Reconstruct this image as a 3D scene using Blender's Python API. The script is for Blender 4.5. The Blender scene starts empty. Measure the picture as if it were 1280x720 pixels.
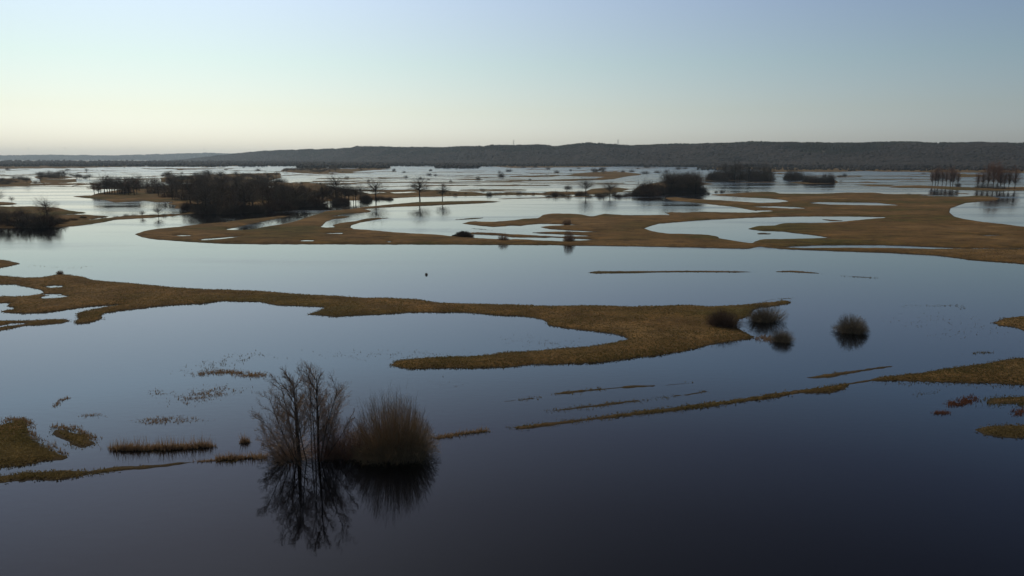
import bpy, math, random
import numpy as np
from mathutils import Vector

# ------------------------------------------------------------------ camera
CAM_H, F, YH = 36.0, 914.0, 198.0            # metres above water, focal length in photo pixels, horizon row
PITCH = math.atan((360.0 - YH) / F)
scene = bpy.context.scene
cam_d = bpy.data.cameras.new('camera'); cam = bpy.data.objects.new('camera', cam_d)
scene.collection.objects.link(cam)
cam.location = (0, 0, CAM_H)
cam.rotation_euler = (math.pi / 2 - PITCH, 0, 0)
cam_d.sensor_width = 36.0; cam_d.lens = 36.0 * F / 1280.0
cam_d.clip_start = 0.5; cam_d.clip_end = 60000
scene.camera = cam

# ------------------------------------------------------------------ light
SUN_EL, SUN_AZ = 51.5, -28.7                 # degrees; azimuth from the view direction, negative = left
world = bpy.data.worlds.new('World'); scene.world = world; world.use_nodes = True
wn, wl = world.node_tree.nodes, world.node_tree.links
wn.clear()
sky = wn.new('ShaderNodeTexSky'); sky.sky_type = 'NISHITA'; sky.sun_disc = False
sky.sun_elevation = math.radians(SUN_EL); sky.sun_rotation = math.radians(SUN_AZ)
sky.altitude = 0; sky.air_density = .2; sky.dust_density = 2.56; sky.ozone_density = 3.07
bg = wn.new('ShaderNodeBackground'); bg.inputs['Strength'].default_value = 0.148
wo = wn.new('ShaderNodeOutputWorld')
# sky tinted by height: greener low down, darkened overhead to dim the water's reflections
tc = wn.new('ShaderNodeTexCoord'); sx = wn.new('ShaderNodeSeparateXYZ'); wl.new(tc.outputs['Generated'], sx.inputs[0])
cr = wn.new('ShaderNodeValToRGB'); _ce = cr.color_ramp.elements; cr.color_ramp.interpolation = 'LINEAR'
SKYRAMP = [(0.0, (1.239, 1.249, 1.052)), (0.06, (1.08, 1.119, 0.813)), (0.12, (0.99, 1.16, 0.898)), (0.19, (0.962, 1.141, 1.078)), (0.27, (0.802, 1.084, 1.151)), (0.36, (0.5, 0.596, 0.701)), (0.45, (0.317, 0.354, 0.414)), (0.53, (0.205, 0.227, 0.256))]
_ce[0].position = 0; _ce[0].color = (*SKYRAMP[0][1], 1); _ce[1].position = 1; _ce[1].color = (.3, .31, .34, 1)
for _p, _c in SKYRAMP[1:]:
    _k = _ce.new(_p); _k.color = (*_c, 1)
mx = wn.new('ShaderNodeMixRGB'); mx.blend_type = 'MULTIPLY'; mx.inputs[0].default_value = 1
wl.new(sx.outputs[2], cr.inputs[0]); wl.new(sky.outputs[0], mx.inputs[1]); wl.new(cr.outputs[0], mx.inputs[2])
wl.new(mx.outputs[0], bg.inputs[0]); wl.new(bg.outputs[0], wo.inputs[0])
sl = bpy.data.lights.new('sun', 'SUN'); so = bpy.data.objects.new('sun', sl); scene.collection.objects.link(so)
sl.energy = 2.7; sl.angle = math.radians(0.5); sl.color = (1.0, 0.93, 0.82)
_a, _e = math.radians(SUN_AZ), math.radians(SUN_EL)
so.rotation_euler = Vector((math.sin(_a) * math.cos(_e), math.cos(_a) * math.cos(_e), math.sin(_e))).to_track_quat('Z', 'Y').to_euler()
vs = scene.view_settings
vs.view_transform = 'Standard'; vs.look = 'None'; vs.gamma = 1.0; vs.exposure = 0.1
vs.use_curve_mapping = False
scene.cycles.use_denoising = True
scene.cycles.max_bounces = 6; scene.cycles.diffuse_bounces = 2; scene.cycles.glossy_bounces = 3
scene.cycles.volume_bounces = 1; scene.cycles.transparent_max_bounces = 8
HAZE = 3.1e-5

# ------------------------------------------------------------------ helpers
rng = np.random.default_rng(7)
CP, SP = math.cos(PITCH), math.sin(PITCH)
def ground(px, py, z=0.0):
    """point on the level z under the photo pixel (px, py)"""
    px = np.asarray(px, float); py = np.asarray(py, float)
    u = (px - 640) / F; v = (360 - py) / F
    dy = CP + v * SP; dz = -SP + v * CP
    t = (CAM_H - z) / np.maximum(-dz, 1e-5)
    return np.stack([u * t, dy * t, np.full_like(t, z)], -1)
def px_per_m(py):
    return 1.0 / depth(py) * F
def depth(py):
    g = ground(640, py); y = float(g[..., 1])
    return y * CP + CAM_H * SP
C = scene.collection
def link(o, parent=None):
    C.objects.link(o)
    if parent is not None: o.parent = parent
    return o
def tag(o, label=None, cat=None, group=None, kind=None):
    if label: o['label'] = label
    if cat: o['category'] = cat
    if group: o['group'] = group
    if kind: o['kind'] = kind
    return o
def empty(name, loc, rz=0.0, s=1.0):
    o = bpy.data.objects.new(name, None); C.objects.link(o)
    o.location = loc; o.rotation_euler = (0, 0, rz); o.scale = (s, s, s) if not hasattr(s, '__len__') else s
    o.empty_display_size = 0.5
    return o
def mesh_np(name, verts, faces, mat=None, smooth=False):
    """faces: list of int arrays (n,3) / (n,4)"""
    verts = np.ascontiguousarray(verts, dtype=np.float32)
    if not isinstance(faces, list): faces = [faces]
    faces = [f for f in faces if len(f)]
    me = bpy.data.meshes.new(name)
    me.vertices.add(len(verts)); me.vertices.foreach_set('co', verts.ravel())
    li = np.concatenate([f.ravel() for f in faces]).astype(np.int32)
    cnt = np.concatenate([np.full(len(f), f.shape[1]) for f in faces]).astype(np.int32)
    st = np.concatenate([[0], np.cumsum(cnt)[:-1]]).astype(np.int32)
    me.loops.add(len(li)); me.loops.foreach_set('vertex_index', li)
    me.polygons.add(len(cnt)); me.polygons.foreach_set('loop_start', st); me.polygons.foreach_set('loop_total', cnt)
    if smooth: me.polygons.foreach_set('use_smooth', np.ones(len(cnt), bool))
    me.update(calc_edges=True); me.validate()
    if mat: me.materials.append(mat)
    return me
def norm(v): return v / np.maximum(np.linalg.norm(v, axis=-1, keepdims=True), 1e-9)

def value_noise(x, y, seed=0):
    """smooth 2-D value noise in [-1, 1]"""
    xi = np.floor(x).astype(np.int64); yi = np.floor(y).astype(np.int64)
    fx = x - xi; fy = y - yi; fx = fx * fx * (3 - 2 * fx); fy = fy * fy * (3 - 2 * fy)
    def h(a, b):
        n = (a * 374761393 + b * 668265263 + seed * 982451653) & 0x7fffffff
        n = ((n ^ (n >> 13)) * 1274126177) & 0x7fffffff
        return ((n ^ (n >> 16)) & 0xffff) / 32767.5 - 1
    return (h(xi, yi) * (1 - fx) + h(xi + 1, yi) * fx) * (1 - fy) + (h(xi, yi + 1) * (1 - fx) + h(xi + 1, yi + 1) * fx) * fy
def fbm(x, y, seed=0, oct=4):
    s = 0; a = 1; t = 0
    for i in range(oct):
        s = s + a * value_noise(x, y, seed + i * 17); t += a; a *= .5; x = x * 2.03 + 11.7; y = y * 2.03 + 5.3
    return s / t

# ------------------------------------------------------------------ materials
def new_mat(name):
    m = bpy.data.materials.new(name); m.use_nodes = True
    nt = m.node_tree; nt.nodes.clear()
    out = nt.nodes.new('ShaderNodeOutputMaterial')
    return m, nt, out
def ramp(nt, stops):
    r = nt.nodes.new('ShaderNodeValToRGB'); e = r.color_ramp.elements
    while len(e) > 1: e.remove(e[-1])
    e[0].position = stops[0][0]; e[0].color = (*stops[0][1], 1)
    for p, c in stops[1:]:
        k = e.new(p); k.color = (*c, 1)
    return r
def noise_mat(name, cols, scale=(1, 1, 1), nscale=1.0, detail=4, rough=0.95, bump=0.0, space='Object', rnd=False, spec=0.2):
    m, nt, out = new_mat(name); N, L = nt.nodes, nt.links
    b = N.new('ShaderNodeBsdfPrincipled'); b.inputs['Roughness'].default_value = rough
    b.inputs['Specular IOR Level'].default_value = spec
    geo = N.new('ShaderNodeNewGeometry'); mp = N.new('ShaderNodeMapping'); mp.inputs['Scale'].default_value = scale
    L.new(geo.outputs['Position'], mp.inputs['Vector'])
    n = N.new('ShaderNodeTexNoise'); n.inputs['Scale'].default_value = nscale; n.inputs['Detail'].default_value = detail
    n.inputs['Roughness'].default_value = .65
    L.new(mp.outputs[0], n.inputs['Vector'])
    k = len(cols); r = ramp(nt, [(.3 + .4 * i / max(1, k - 1), c) for i, c in enumerate(cols)])
    L.new(n.outputs['Fac'], r.inputs[0]); L.new(r.outputs[0], b.inputs['Base Color'])
    if bump:
        bn = N.new('ShaderNodeBump'); bn.inputs['Strength'].default_value = bump; bn.inputs['Distance'].default_value = .3
        L.new(n.outputs['Fac'], bn.inputs['Height']); L.new(bn.outputs[0], b.inputs['Normal'])
    L.new(b.outputs[0], out.inputs[0])
    return m

def leafy(m, amount=.5):
    nt = m.node_tree; N, L = nt.nodes, nt.links
    b = next(n for n in N if n.type == 'BSDF_PRINCIPLED'); out = next(n for n in N if n.type == 'OUTPUT_MATERIAL')
    t = N.new('ShaderNodeBsdfTranslucent'); x = N.new('ShaderNodeMixShader'); x.inputs[0].default_value = amount
    L.new(b.inputs['Base Color'].links[0].from_socket, t.inputs['Color']); L.new(b.outputs[0], x.inputs[1]); L.new(t.outputs[0], x.inputs[2]); L.new(x.outputs[0], out.inputs[0])
def ground_material():
    m, nt, out = new_mat('dry_marsh_grass'); N, L = nt.nodes, nt.links
    b = N.new('ShaderNodeBsdfPrincipled'); b.inputs['Roughness'].default_value = 1; b.inputs['Specular IOR Level'].default_value = .05
    geo = N.new('ShaderNodeNewGeometry')
    def noise(sc, det, scale=(1, 1, 1), rough=.6, dist=0.0):
        mp = N.new('ShaderNodeMapping'); mp.inputs['Scale'].default_value = scale
        L.new(geo.outputs['Position'], mp.inputs['Vector'])
        n = N.new('ShaderNodeTexNoise'); n.inputs['Scale'].default_value = sc; n.inputs['Detail'].default_value = det
        n.inputs['Roughness'].default_value = rough; n.inputs['Distortion'].default_value = dist
        L.new(mp.outputs[0], n.inputs['Vector']); return n
    big = noise(.012, 4, (1, 1.6, 1)); mid = noise(.09, 5, (1, 1.4, 1), .65, .6); fine = noise(1.1, 5, (1, 1, 1), .75)
    r1 = ramp(nt, [(.38, GC[0]), (.46, GC[1]), (.54, GC[2]), (.62, GC[3])])
    L.new(big.outputs['Fac'], r1.inputs[0])
    r2 = ramp(nt, [(.32, (.45, .42, .38)), (.5, (.95, .95, .95)), (.68, (1.5, 1.4, 1.25))])
    L.new(mid.outputs['Fac'], r2.inputs[0])
    r3 = ramp(nt, [(.3, (.45, .43, .4)), (.5, (1, 1, 1)), (.72, (1.6, 1.5, 1.3))])
    L.new(fine.outputs['Fac'], r3.inputs[0])
    m1 = N.new('ShaderNodeMixRGB'); m1.blend_type = 'MULTIPLY'; m1.inputs[0].default_value = .8
    m2 = N.new('ShaderNodeMixRGB'); m2.blend_type = 'MULTIPLY'; m2.inputs[0].default_value = .75
    L.new(r1.outputs[0], m1.inputs[1]); L.new(r2.outputs[0], m1.inputs[2])
    L.new(m1.outputs[0], m2.inputs[1]); L.new(r3.outputs[0], m2.inputs[2])
    # wet mud just above the waterline
    sep = N.new('ShaderNodeSeparateXYZ'); L.new(geo.outputs['Position'], sep.inputs[0])
    mr = N.new('ShaderNodeMapRange'); mr.inputs[1].default_value = .02; mr.inputs[2].default_value = .2
    L.new(sep.outputs[2], mr.inputs[0])
    mm = N.new('ShaderNodeMixRGB'); mm.inputs[1].default_value = (.032, .025, .016, 1)
    L.new(mr.outputs[0], mm.inputs[0]); L.new(m2.outputs[0], mm.inputs[2])
    L.new(mm.outputs[0], b.inputs['Base Color'])
    bn = N.new('ShaderNodeBump'); bn.inputs['Strength'].default_value = 1.0; bn.inputs['Distance'].default_value = .35
    L.new(fine.outputs['Fac'], bn.inputs['Height']); L.new(bn.outputs[0], b.inputs['Normal'])
    L.new(b.outputs[0], out.inputs[0])
    return m
GC = [(.058, .047, .015), (.076, .050, .018), (.094, .057, .023), (.118, .075, .032)]

def water_material():
    m, nt, out = new_mat('flood_water'); N, L = nt.nodes, nt.links
    b = N.new('ShaderNodeBsdfPrincipled')
    b.inputs['Base Color'].default_value = (.001, .0012, .002, 1); b.inputs['IOR'].default_value = 1.6
    geo = N.new('ShaderNodeNewGeometry')
    def noise(sc, det, scale=(1, 1, 1), rough=.5):
        mp = N.new('ShaderNodeMapping'); mp.inputs['Scale'].default_value = scale
        mp.inputs['Rotation'].default_value = (0, 0, .15)
        L.new(geo.outputs['Position'], mp.inputs['Vector'])
        n = N.new('ShaderNodeTexNoise'); n.inputs['Scale'].default_value = sc; n.inputs['Detail'].default_value = det
        n.inputs['Roughness'].default_value = rough
        L.new(mp.outputs[0], n.inputs['Vector']); return n
    wind = noise(.0045, 4, (1, 5, 1), .55)
    wr = N.new('ShaderNodeMapRange'); wr.inputs[1].default_value = .42; wr.inputs[2].default_value = .66
    wr.inputs[3].default_value = .0; wr.inputs[4].default_value = .14
    L.new(wind.outputs['Fac'], wr.inputs[0])
    sep = N.new('ShaderNodeSeparateXYZ'); L.new(geo.outputs['Position'], sep.inputs[0])      # open far water is choppier than the sheltered near flood
    fr = N.new('ShaderNodeMapRange'); fr.inputs[1].default_value = 350; fr.inputs[2].default_value = 2200; fr.inputs[3].default_value = 0; fr.inputs[4].default_value = .16
    L.new(sep.outputs[1], fr.inputs[0])
    nr_ = N.new('ShaderNodeMapRange'); nr_.inputs[1].default_value = 150; nr_.inputs[2].default_value = 260; nr_.inputs[3].default_value = 0; nr_.inputs[4].default_value = 1
    L.new(sep.outputs[1], nr_.inputs[0])
    ml = N.new('ShaderNodeMath'); ml.operation = 'MULTIPLY'; L.new(wr.outputs[0], ml.inputs[0]); L.new(nr_.outputs[0], ml.inputs[1])
    a2 = N.new('ShaderNodeMath'); a2.operation = 'ADD'; a2.inputs[1].default_value = .014; L.new(ml.outputs[0], a2.inputs[0])
    ad = N.new('ShaderNodeMath'); ad.operation = 'ADD'; L.new(a2.outputs[0], ad.inputs[0]); L.new(fr.outputs[0], ad.inputs[1])
    L.new(ad.outputs[0], b.inputs['Roughness'])
    rip = noise(.55, 3, (1, 2.0, 1), .5)
    bn = N.new('ShaderNodeBump'); bn.inputs['Distance'].default_value = .02; bn.inputs['Strength'].default_value = .35
    L.new(rip.outputs['Fac'], bn.inputs['Height']); L.new(bn.outputs[0], b.inputs['Normal'])
    L.new(b.outputs[0], out.inputs[0])
    return m

M = {}
M['ground'] = ground_material()
M['water'] = water_material()
M['bark'] = noise_mat('bark', [(.035, .027, .02), (.07, .055, .042)], nscale=2.0)
M['twig'] = noise_mat('twig', [(.24, .165, .105), (.34, .235, .15)], nscale=.6)
M['red_twig'] = noise_mat('red_twig', [(.17, .09, .055), (.26, .14, .085)], nscale=.6)
M['willow_twig'] = noise_mat('willow_twig', [(.23, .16, .085), (.33, .235, .125)], nscale=.6)
M['dark_twig'] = noise_mat('dark_twig', [(.075, .062, .045), (.13, .10, .072)], nscale=.2)
M['evergreen'] = noise_mat('evergreen', [(.018, .024, .013), (.035, .042, .022)], nscale=.2)
M['tuft'] = noise_mat('grass_tuft', [(.105, .090, .030), (.14, .104, .041), (.18, .132, .060)], nscale=.06, detail=5)
M['reed'] = noise_mat('reed', [(.16, .10, .055), (.26, .17, .095), (.34, .24, .13)], nscale=1.5)
M['redweed'] = noise_mat('red_marsh_plant', [(.12, .052, .03), (.19, .085, .05)], nscale=1.2)
M['forest_bare'] = noise_mat('bare_wood', [(.006, .0055, .006), (.016, .013, .012), (.032, .025, .021)], nscale=.007, detail=6)
M['forest_pine'] = noise_mat('pine_wood', [(.004, .006, .0045), (.010, .0135, .009), (.022, .027, .016)], nscale=.007, detail=6)
leafy(M['tuft']); leafy(M['reed'], .4); leafy(M['redweed'], .4)
M['grey_twig'] = noise_mat('grey_twig', [(.07, .065, .052), (.12, .108, .085)], nscale=.2)
M['rust_twig'] = noise_mat('rust_twig', [(.07, .045, .032), (.12, .075, .05)], nscale=.2)
M['hill'] = noise_mat('hill_floor', [(.03, .028, .02), (.06, .05, .035)], nscale=.01)
M['steel'] = noise_mat('galvanised_steel', [(.28, .29, .3), (.36, .37, .38)], nscale=.5, rough=.6)

# ------------------------------------------------------------------ traced layout of land and water
S = 1280 / 330.0
REG = {'R1': (0, 160, S), 'R2': (320, 160, S), 'R3': (640, 160, S), 'R4': (950, 160, S), 'R5': (0, 330, S), 'R6': (320, 330, S),
       'R7': (640, 330, S), 'R8': (950, 330, S), 'R9': (0, 500, S), 'R10': (300, 430, 2.77), 'R11': (600, 440, S), 'R12': (950, 430, S),
       'Z1': (0, 170, 8), 'Z2': (110, 170, 8), 'Z3': (260, 170, 8), 'Z4': (400, 170, 8), 'Z5': (540, 170, 8), 'Z6': (680, 170, 8),
       'Z7': (820, 170, 8), 'Z8': (960, 170, 8), 'Z9': (1110, 170, 7.53), 'Z10': (0, 230, 8), 'Z11': (480, 230, 8), 'Z12': (640, 230, 8), 'P': (0, 0, 1)}
def tr(s):
    out = []; r = REG['P']
    for w in s.split():
        if w in REG: r = REG[w]; continue
        a, b = w.split(','); out.append((r[0] + float(a) / r[2], r[1] + float(b) / r[2]))
    return np.array(out)
def strip(s, th):
    """thin bar of land along a polyline, th in photo pixels"""
    p = tr(s); n = len(p); w = th * .5 * np.sin(np.linspace(.12, .88, n) * math.pi) ** .6
    return np.concatenate([p - np.stack([0 * w, w], 1), (p + np.stack([0 * w, w], 1))[::-1]])
OPS = []; FARBUSH = []
def land(p, h=.55): OPS.append((1, tr(p) if isinstance(p, str) else p, h))
def hole(p): OPS.append((-1, tr(p) if isinstance(p, str) else p, 0))
# the long spit in the middle
land("R5 -500,40 0,57 60,62 130,68 200,66 260,55 330,53 400,62 460,78 560,88 700,100 860,115 1000,123 1150,128 R6 30,133 100,138 250,150 400,157 520,165 640,165 720,170 800,172 830,182 900,190 1000,193 1240,198 "
     "R7 40,201 180,205 330,202 450,205 560,208 700,205 850,200 950,207 1080,203 1150,197 R8 0,190 60,185 110,178 150,182 150,190 90,203 0,212 R7 1200,215 1170,225 1160,250 1100,270 1080,300 1120,330 1165,350 1165,360 1100,370 1000,385 930,400 830,425 700,445 560,462 430,480 200,487 100,487 20,495 "
     "R6 1200,500 1050,507 900,505 760,510 680,500 650,490 680,470 750,462 850,455 1000,450 1150,440 1220,430 R7 40,428 100,425 250,410 380,400 480,385 560,365 540,350 470,335 400,328 300,318 180,298 160,275 100,260 40,253 "
     "R6 1180,250 1080,240 980,234 860,236 740,236 620,243 500,250 370,258 340,252 245,245 290,232 340,210 220,203 100,200 50,190 R5 1260,184 1150,183 1080,180 1030,186 980,193 850,198 760,205 690,215 600,225 500,240 500,265 430,285 370,290 375,265 370,240 400,232 500,212 610,197 590,195 500,200 420,208 370,215 300,225 200,238 100,240 20,235 0,230 -500,225", .7)
land("R5 -500,275 0,273 100,275 220,268 320,266 335,278 300,288 200,298 120,302 50,315 0,325 -500,370", .4)
hole("R5 -500,95 0,100 60,100 130,112 200,125 215,138 190,148 120,158 0,158 -500,165")
hole("R5 218,108 250,102 305,105 300,115 240,117"); hole("R5 190,160 240,152 320,153 335,158 300,165 220,170"); hole("R5 200,144 300,144 300,151 210,152")
hole("R5 -500,185 0,190 45,190 30,205 75,212 60,222 0,230 -500,232"); hole("R5 -200,298 0,300 60,287 130,288 60,298 0,306 -200,310")
# the broad marsh behind the river
land("R1 655,515 700,500 760,490 850,483 950,470 1080,460 1180,445 1280,437 R2 100,430 180,425 300,408 450,395 520,385 620,375 760,362 900,358 1100,355 1190,357 1100,363 950,370 850,375 700,380 600,385 520,392 560,403 545,408 440,415 350,432 460,428 440,436 380,441 340,455 325,470 315,480 350,485 380,482 370,470 400,462 470,455 520,443 580,437 625,438 570,447 510,457 465,472 460,482 480,492 560,497 680,508 800,515 900,520 960,527 1050,535 1150,540 1230,543 "
     "Z12 0,555 150,562 350,570 520,578 600,572 750,568 870,555 700,548 500,537 300,535 100,530 -20,528 Z11 1150,512 870,500 860,487 1000,490 1150,495 Z12 0,508 200,515 400,525 560,530 840,527 720,512 600,506 480,500 200,490 190,484 450,480 700,484 900,484 870,477 600,462 480,455 350,448 270,430 400,420 620,415 700,410 600,402 450,399 300,395 200,402 100,415 0,412 Z11 1100,428 1000,420 900,408 780,395 850,380 920,377 980,382 1080,382 1200,375 Z12 0,368 100,352 250,345 "
     "R3 150,420 200,416 340,420 385,430 440,417 560,425 720,424 780,425 745,410 830,412 930,408 1000,411 1180,412 1210,406 1150,396 1060,380 960,369 880,362 770,350 745,340 800,337 870,345 1000,352 1150,361 R4 0,366 80,363 145,356 100,346 0,338 R3 1100,334 1060,331 950,324 1060,320 1110,315 "
     "R4 0,312 80,313 100,320 300,320 400,315 560,315 620,322 720,325 830,332 950,335 1060,330 1130,335 1165,340 1150,350 1080,355 1000,362 960,375 920,390 915,410 940,430 1000,445 1100,460 1200,470 1280,480 1800,520 1800,700 1280,658 1180,650 1080,643 990,635 950,628 850,617 740,610 640,605 500,600 400,596 200,590 90,585 0,575 "
     "R3 1150,585 1050,583 870,578 740,575 560,572 400,570 200,567 20,565 R2 900,564 600,563 20,562 R1 1100,560 900,550 750,540 690,530", .8)
hole("R4 230,365 300,358 420,360 560,362 640,370 690,377 550,377 350,374"); hole("R4 -60,380 80,378 180,383 240,392 150,393 0,386"); hole("R4 -20,397 40,398 70,405 0,408")
hole("R3 640,487 680,472 720,462 800,455 900,448 1000,442 1100,437 R4 0,432 150,428 300,427 450,427 600,430 610,436 500,445 400,455 300,462 110,463 60,475 0,477 R3 1180,478 1140,489 1202,497 R4 100,500 200,512 300,525 365,532 300,535 150,540 0,542 R3 1175,552 1160,560 1080,548 1000,535 1000,528 960,520 880,517 760,515 680,502")
hole("R4 80,580 180,573 330,568 560,567 700,570 850,577 1000,582 1280,583 1280,588 1000,588 800,589 600,584 400,583 200,584")
hole("R4 1030,518 1100,519 1170,520 1165,525 1100,525")
hole("R1 830,522 880,518 940,520 900,527"); hole("R1 945,545 1000,535 1100,528 1180,523 1150,530 1080,540 1000,547")
hole("R1 1090,490 1150,482 1200,470 1280,452 R2 40,452 100,440 160,428 230,415 300,405 330,408 270,425 230,438 170,458 100,472 40,480 0,490 R1 1200,496 1110,497")
hole("R2 335,509 420,507 410,515 340,514"); hole("R2 220,543 280,542 275,551 222,551"); hole("R2 535,529 650,526 660,530 560,533"); hole("R2 625,549 660,549 650,556")
land(strip("R2 965,445 1050,439 1100,436", 1.6), .3)
land(strip("Z11 -60,350 0,342 60,340", 1.2), .3)
land(strip("Z11 880,445 1000,455 1090,465", .8), .2)
land(strip("R4 -10,515 20,513 50,515", 2), .2); land(strip("R4 300,443 340,448 400,450", 2), .2); land(strip("R3 1190,512 1220,511 1260,514", 2), .2)
# strips between the marsh and the far flood
land("Z4 200,530 480,540 700,540 900,536 1100,538 Z5 0,540 100,542 200,550 300,558 430,562 520,575 700,573 740,562 860,565 1100,572 1150,560 Z6 60,552 200,560 400,560 470,530 600,520 720,515 870,530 760,560 720,570 740,575 560,582 400,583 200,588 0,588 Z5 1000,588 700,590 450,598 200,600 0,607 Z4 1000,607 760,620 600,632 380,642 200,645 100,640 400,600 600,570 690,562 500,552 200,545", .6)
hole("Z4 690,562 900,555 980,561 850,572 760,575")
land(strip("Z5 660,630 900,623 1150,617 Z6 300,608 740,601 880,603", 1.1), .3)
for s, t in [("Z4 270,412 600,422 960,437", .7), ("Z4 -200,470 300,475 550,468 900,462 Z5 0,465 250,462 560,458 900,452", 1.2), ("Z4 280,510 500,512 900,500", .8),
             ("Z5 240,438 330,434 450,437 500,440", 1.3), ("Z5 780,407 880,399 1000,401 1150,393 1280,391", 1.1), ("Z5 560,355 1000,366", .5), ("Z5 900,372 1280,372 Z6 350,378", .6),
             ("Z5 320,345 560,345", .6), ("Z6 60,481 600,486", .7), ("Z6 800,455 920,455", .9), ("Z5 200,395 420,400", .6), ("Z5 730,488 1000,483", .4),
             ("Z1 0,397 380,382", 1.4), ("Z1 640,387 880,357", 1.2), ("Z1 920,351 1280,347", 1.0), ("Z1 720,502 800,488 880,482 1000,490", 1.4), ("Z1 860,512 960,524 1100,526", .9), ("Z1 -100,355 300,335", 1.2),
             ("Z2 530,322 640,330 900,326", 1.2), ("Z2 780,322 900,330 1080,330 1280,326", 1.6), ("Z3 700,400 900,388 1100,392", 1.2), ("Z3 840,465 1000,462 1250,455", 1.1), ("Z3 640,490 900,500 1200,496", .8), ("Z3 700,535 1000,542", 1.0),
             ("Z8 780,401 1280,401 Z9 200,378 400,386 640,386", .9), ("Z8 910,462 1000,462 1100,466", 1.6), ("Z9 -100,552 160,550 300,552 420,556", 1.0), ("Z9 640,540 760,545", 1.4),
             ("Z7 790,505 950,500", .7), ("Z7 520,460 700,462", .6), ("Z7 1140,370 1280,372 Z8 200,372", .8), ("Z6 0,345 400,345", .8), ("Z6 650,345 900,350", .6)]:
    land(strip(s, t), .35)
land("Z6 180,400 350,372 500,360 700,358 830,363 980,380 940,395 850,402 700,430 600,441 400,442 0,446 Z5 1000,449 1000,441 1280,434 Z6 200,433 500,425 600,410 400,405", .5)
land("Z6 870,560 950,500 1280,440 Z7 100,440 300,455 450,465 600,480 500,490 380,498 440,543 380,552 200,556 0,560 Z6 1100,575 950,572", .5)
land("Z7 560,420 800,410 1130,405 1190,420 1100,440 850,440 600,438", .4)
land("Z8 190,468 330,455 650,440 700,455 680,475 400,480", .4)
land("Z8 840,487 1000,485 1280,490 Z9 0,470 300,465 640,480 800,485 900,490 1280,478 1700,478 1700,530 1280,515 1000,515 800,510 640,508 400,492 0,486 Z8 1280,506 1000,500", .5)
land("Z9 640,360 900,363 920,385 660,390", .4)
land("Z7 470,300 1280,302 Z8 1280,296 Z9 1280,284 1800,284 1800,348 1280,350 900,345 400,344 150,336 0,338 Z8 1000,352 640,356 0,360 Z7 1130,357 1000,335 600,340", .6)
# left side
land("Z10 -700,200 0,225 150,232 350,225 580,240 700,268 850,285 860,292 700,300 560,308 480,316 700,312 900,311 1000,320 1080,325 1000,336 900,355 850,366 900,364 1050,347 1150,336 1280,325 1280,345 1150,356 1050,378 900,402 800,414 600,428 400,440 250,440 0,440 -700,470", .8)
land("Z10 -700,160 0,180 130,185 185,200 120,208 0,214 -700,214", .5)
land("R1 500,440 600,427 700,422 860,417 960,405 1000,402 960,412 840,427 700,437 570,444", .5)
land("R1 350,332 440,328 470,318 640,290 1000,270 1280,262 R2 300,270 560,320 680,318 680,330 520,345 450,350 350,355 250,370 100,380 0,396 R1 1280,404 1100,408 1000,404 900,388 840,392 850,375 700,352 560,362 520,350 480,345 400,338", .6)
hole("R1 600,372 700,362 830,358 830,366 700,374"); hole("R2 -50,285 60,280 110,287 60,293 -40,293")
land("Z1 -700,425 300,425 330,460 300,478 540,479 550,490 400,495 0,506 -700,515", .5)
land("Z1 390,432 600,436 760,430 770,460 600,470 400,466", .5)
land("P 200,222 260,218 350,216 352,222 330,227 260,229 200,228", .5)
land("P 355,211 400,210 440,211 485,208 490,210.5 440,215 380,217 350,214", .4)
land("P 42,221 50,219.5 80,219.5 92,221.5 82,223.5 50,224", .4)
hole("Z2 480,448 600,440 720,446 600,455")
# far plain up to the hills
land("P -400,199 0,199.2 300,199.5 600,203 900,203 1700,203 1700,206 1000,208.5 890,208.5 870,206.5 780,207 760,208.8 640,210 620,208.4 560,208.2 545,206.8 500,206.2 480,209.5 400,208.5 380,207.3 320,207.5 250,208.6 160,208.6 100,210 0,211.2 -400,212", .6)
hole("P 500,205.6 545,205.3 545,207 500,207.6"); hole("P 575,206.2 590,206 590,208 577,208"); hole("P 165,207.4 190,206.8 200,207.4 180,208")
# many more low grass bars of the far floodplain
_r = random.Random(12)
for x0, x1, y0, y1, n, l0, l1 in ((-40, 240, 210, 236, 44, 30, 110), (380, 800, 208.5, 233, 54, 40, 150), (240, 520, 207, 216, 16, 25, 90), (890, 1290, 211, 229, 24, 40, 150), (440, 800, 236, 241, 6, 30, 90)):
    for i in range(n):
        cx, cy = _r.uniform(x0, x1), y0 + (y1 - y0) * (i + _r.random()) / n; L_ = _r.uniform(l0, l1) * (.5 + .5 * (cy - 205) / 30); th_ = _r.uniform(.4, 1.15) * (.6 + .4 * (cy - 205) / 25); sl0 = _r.uniform(-.6, .6)
        land(strip('P ' + ' '.join('%.1f,%.2f' % (cx + L_ * (k / 5 - .5), cy + sl0 * (k / 5 - .5) + _r.uniform(-.2, .2)) for k in range(6)), th_), .35)
        if i % 2: FARBUSH.append((cx + _r.uniform(-.4, .4) * L_, cy, _r.uniform(2, 5)))
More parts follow.
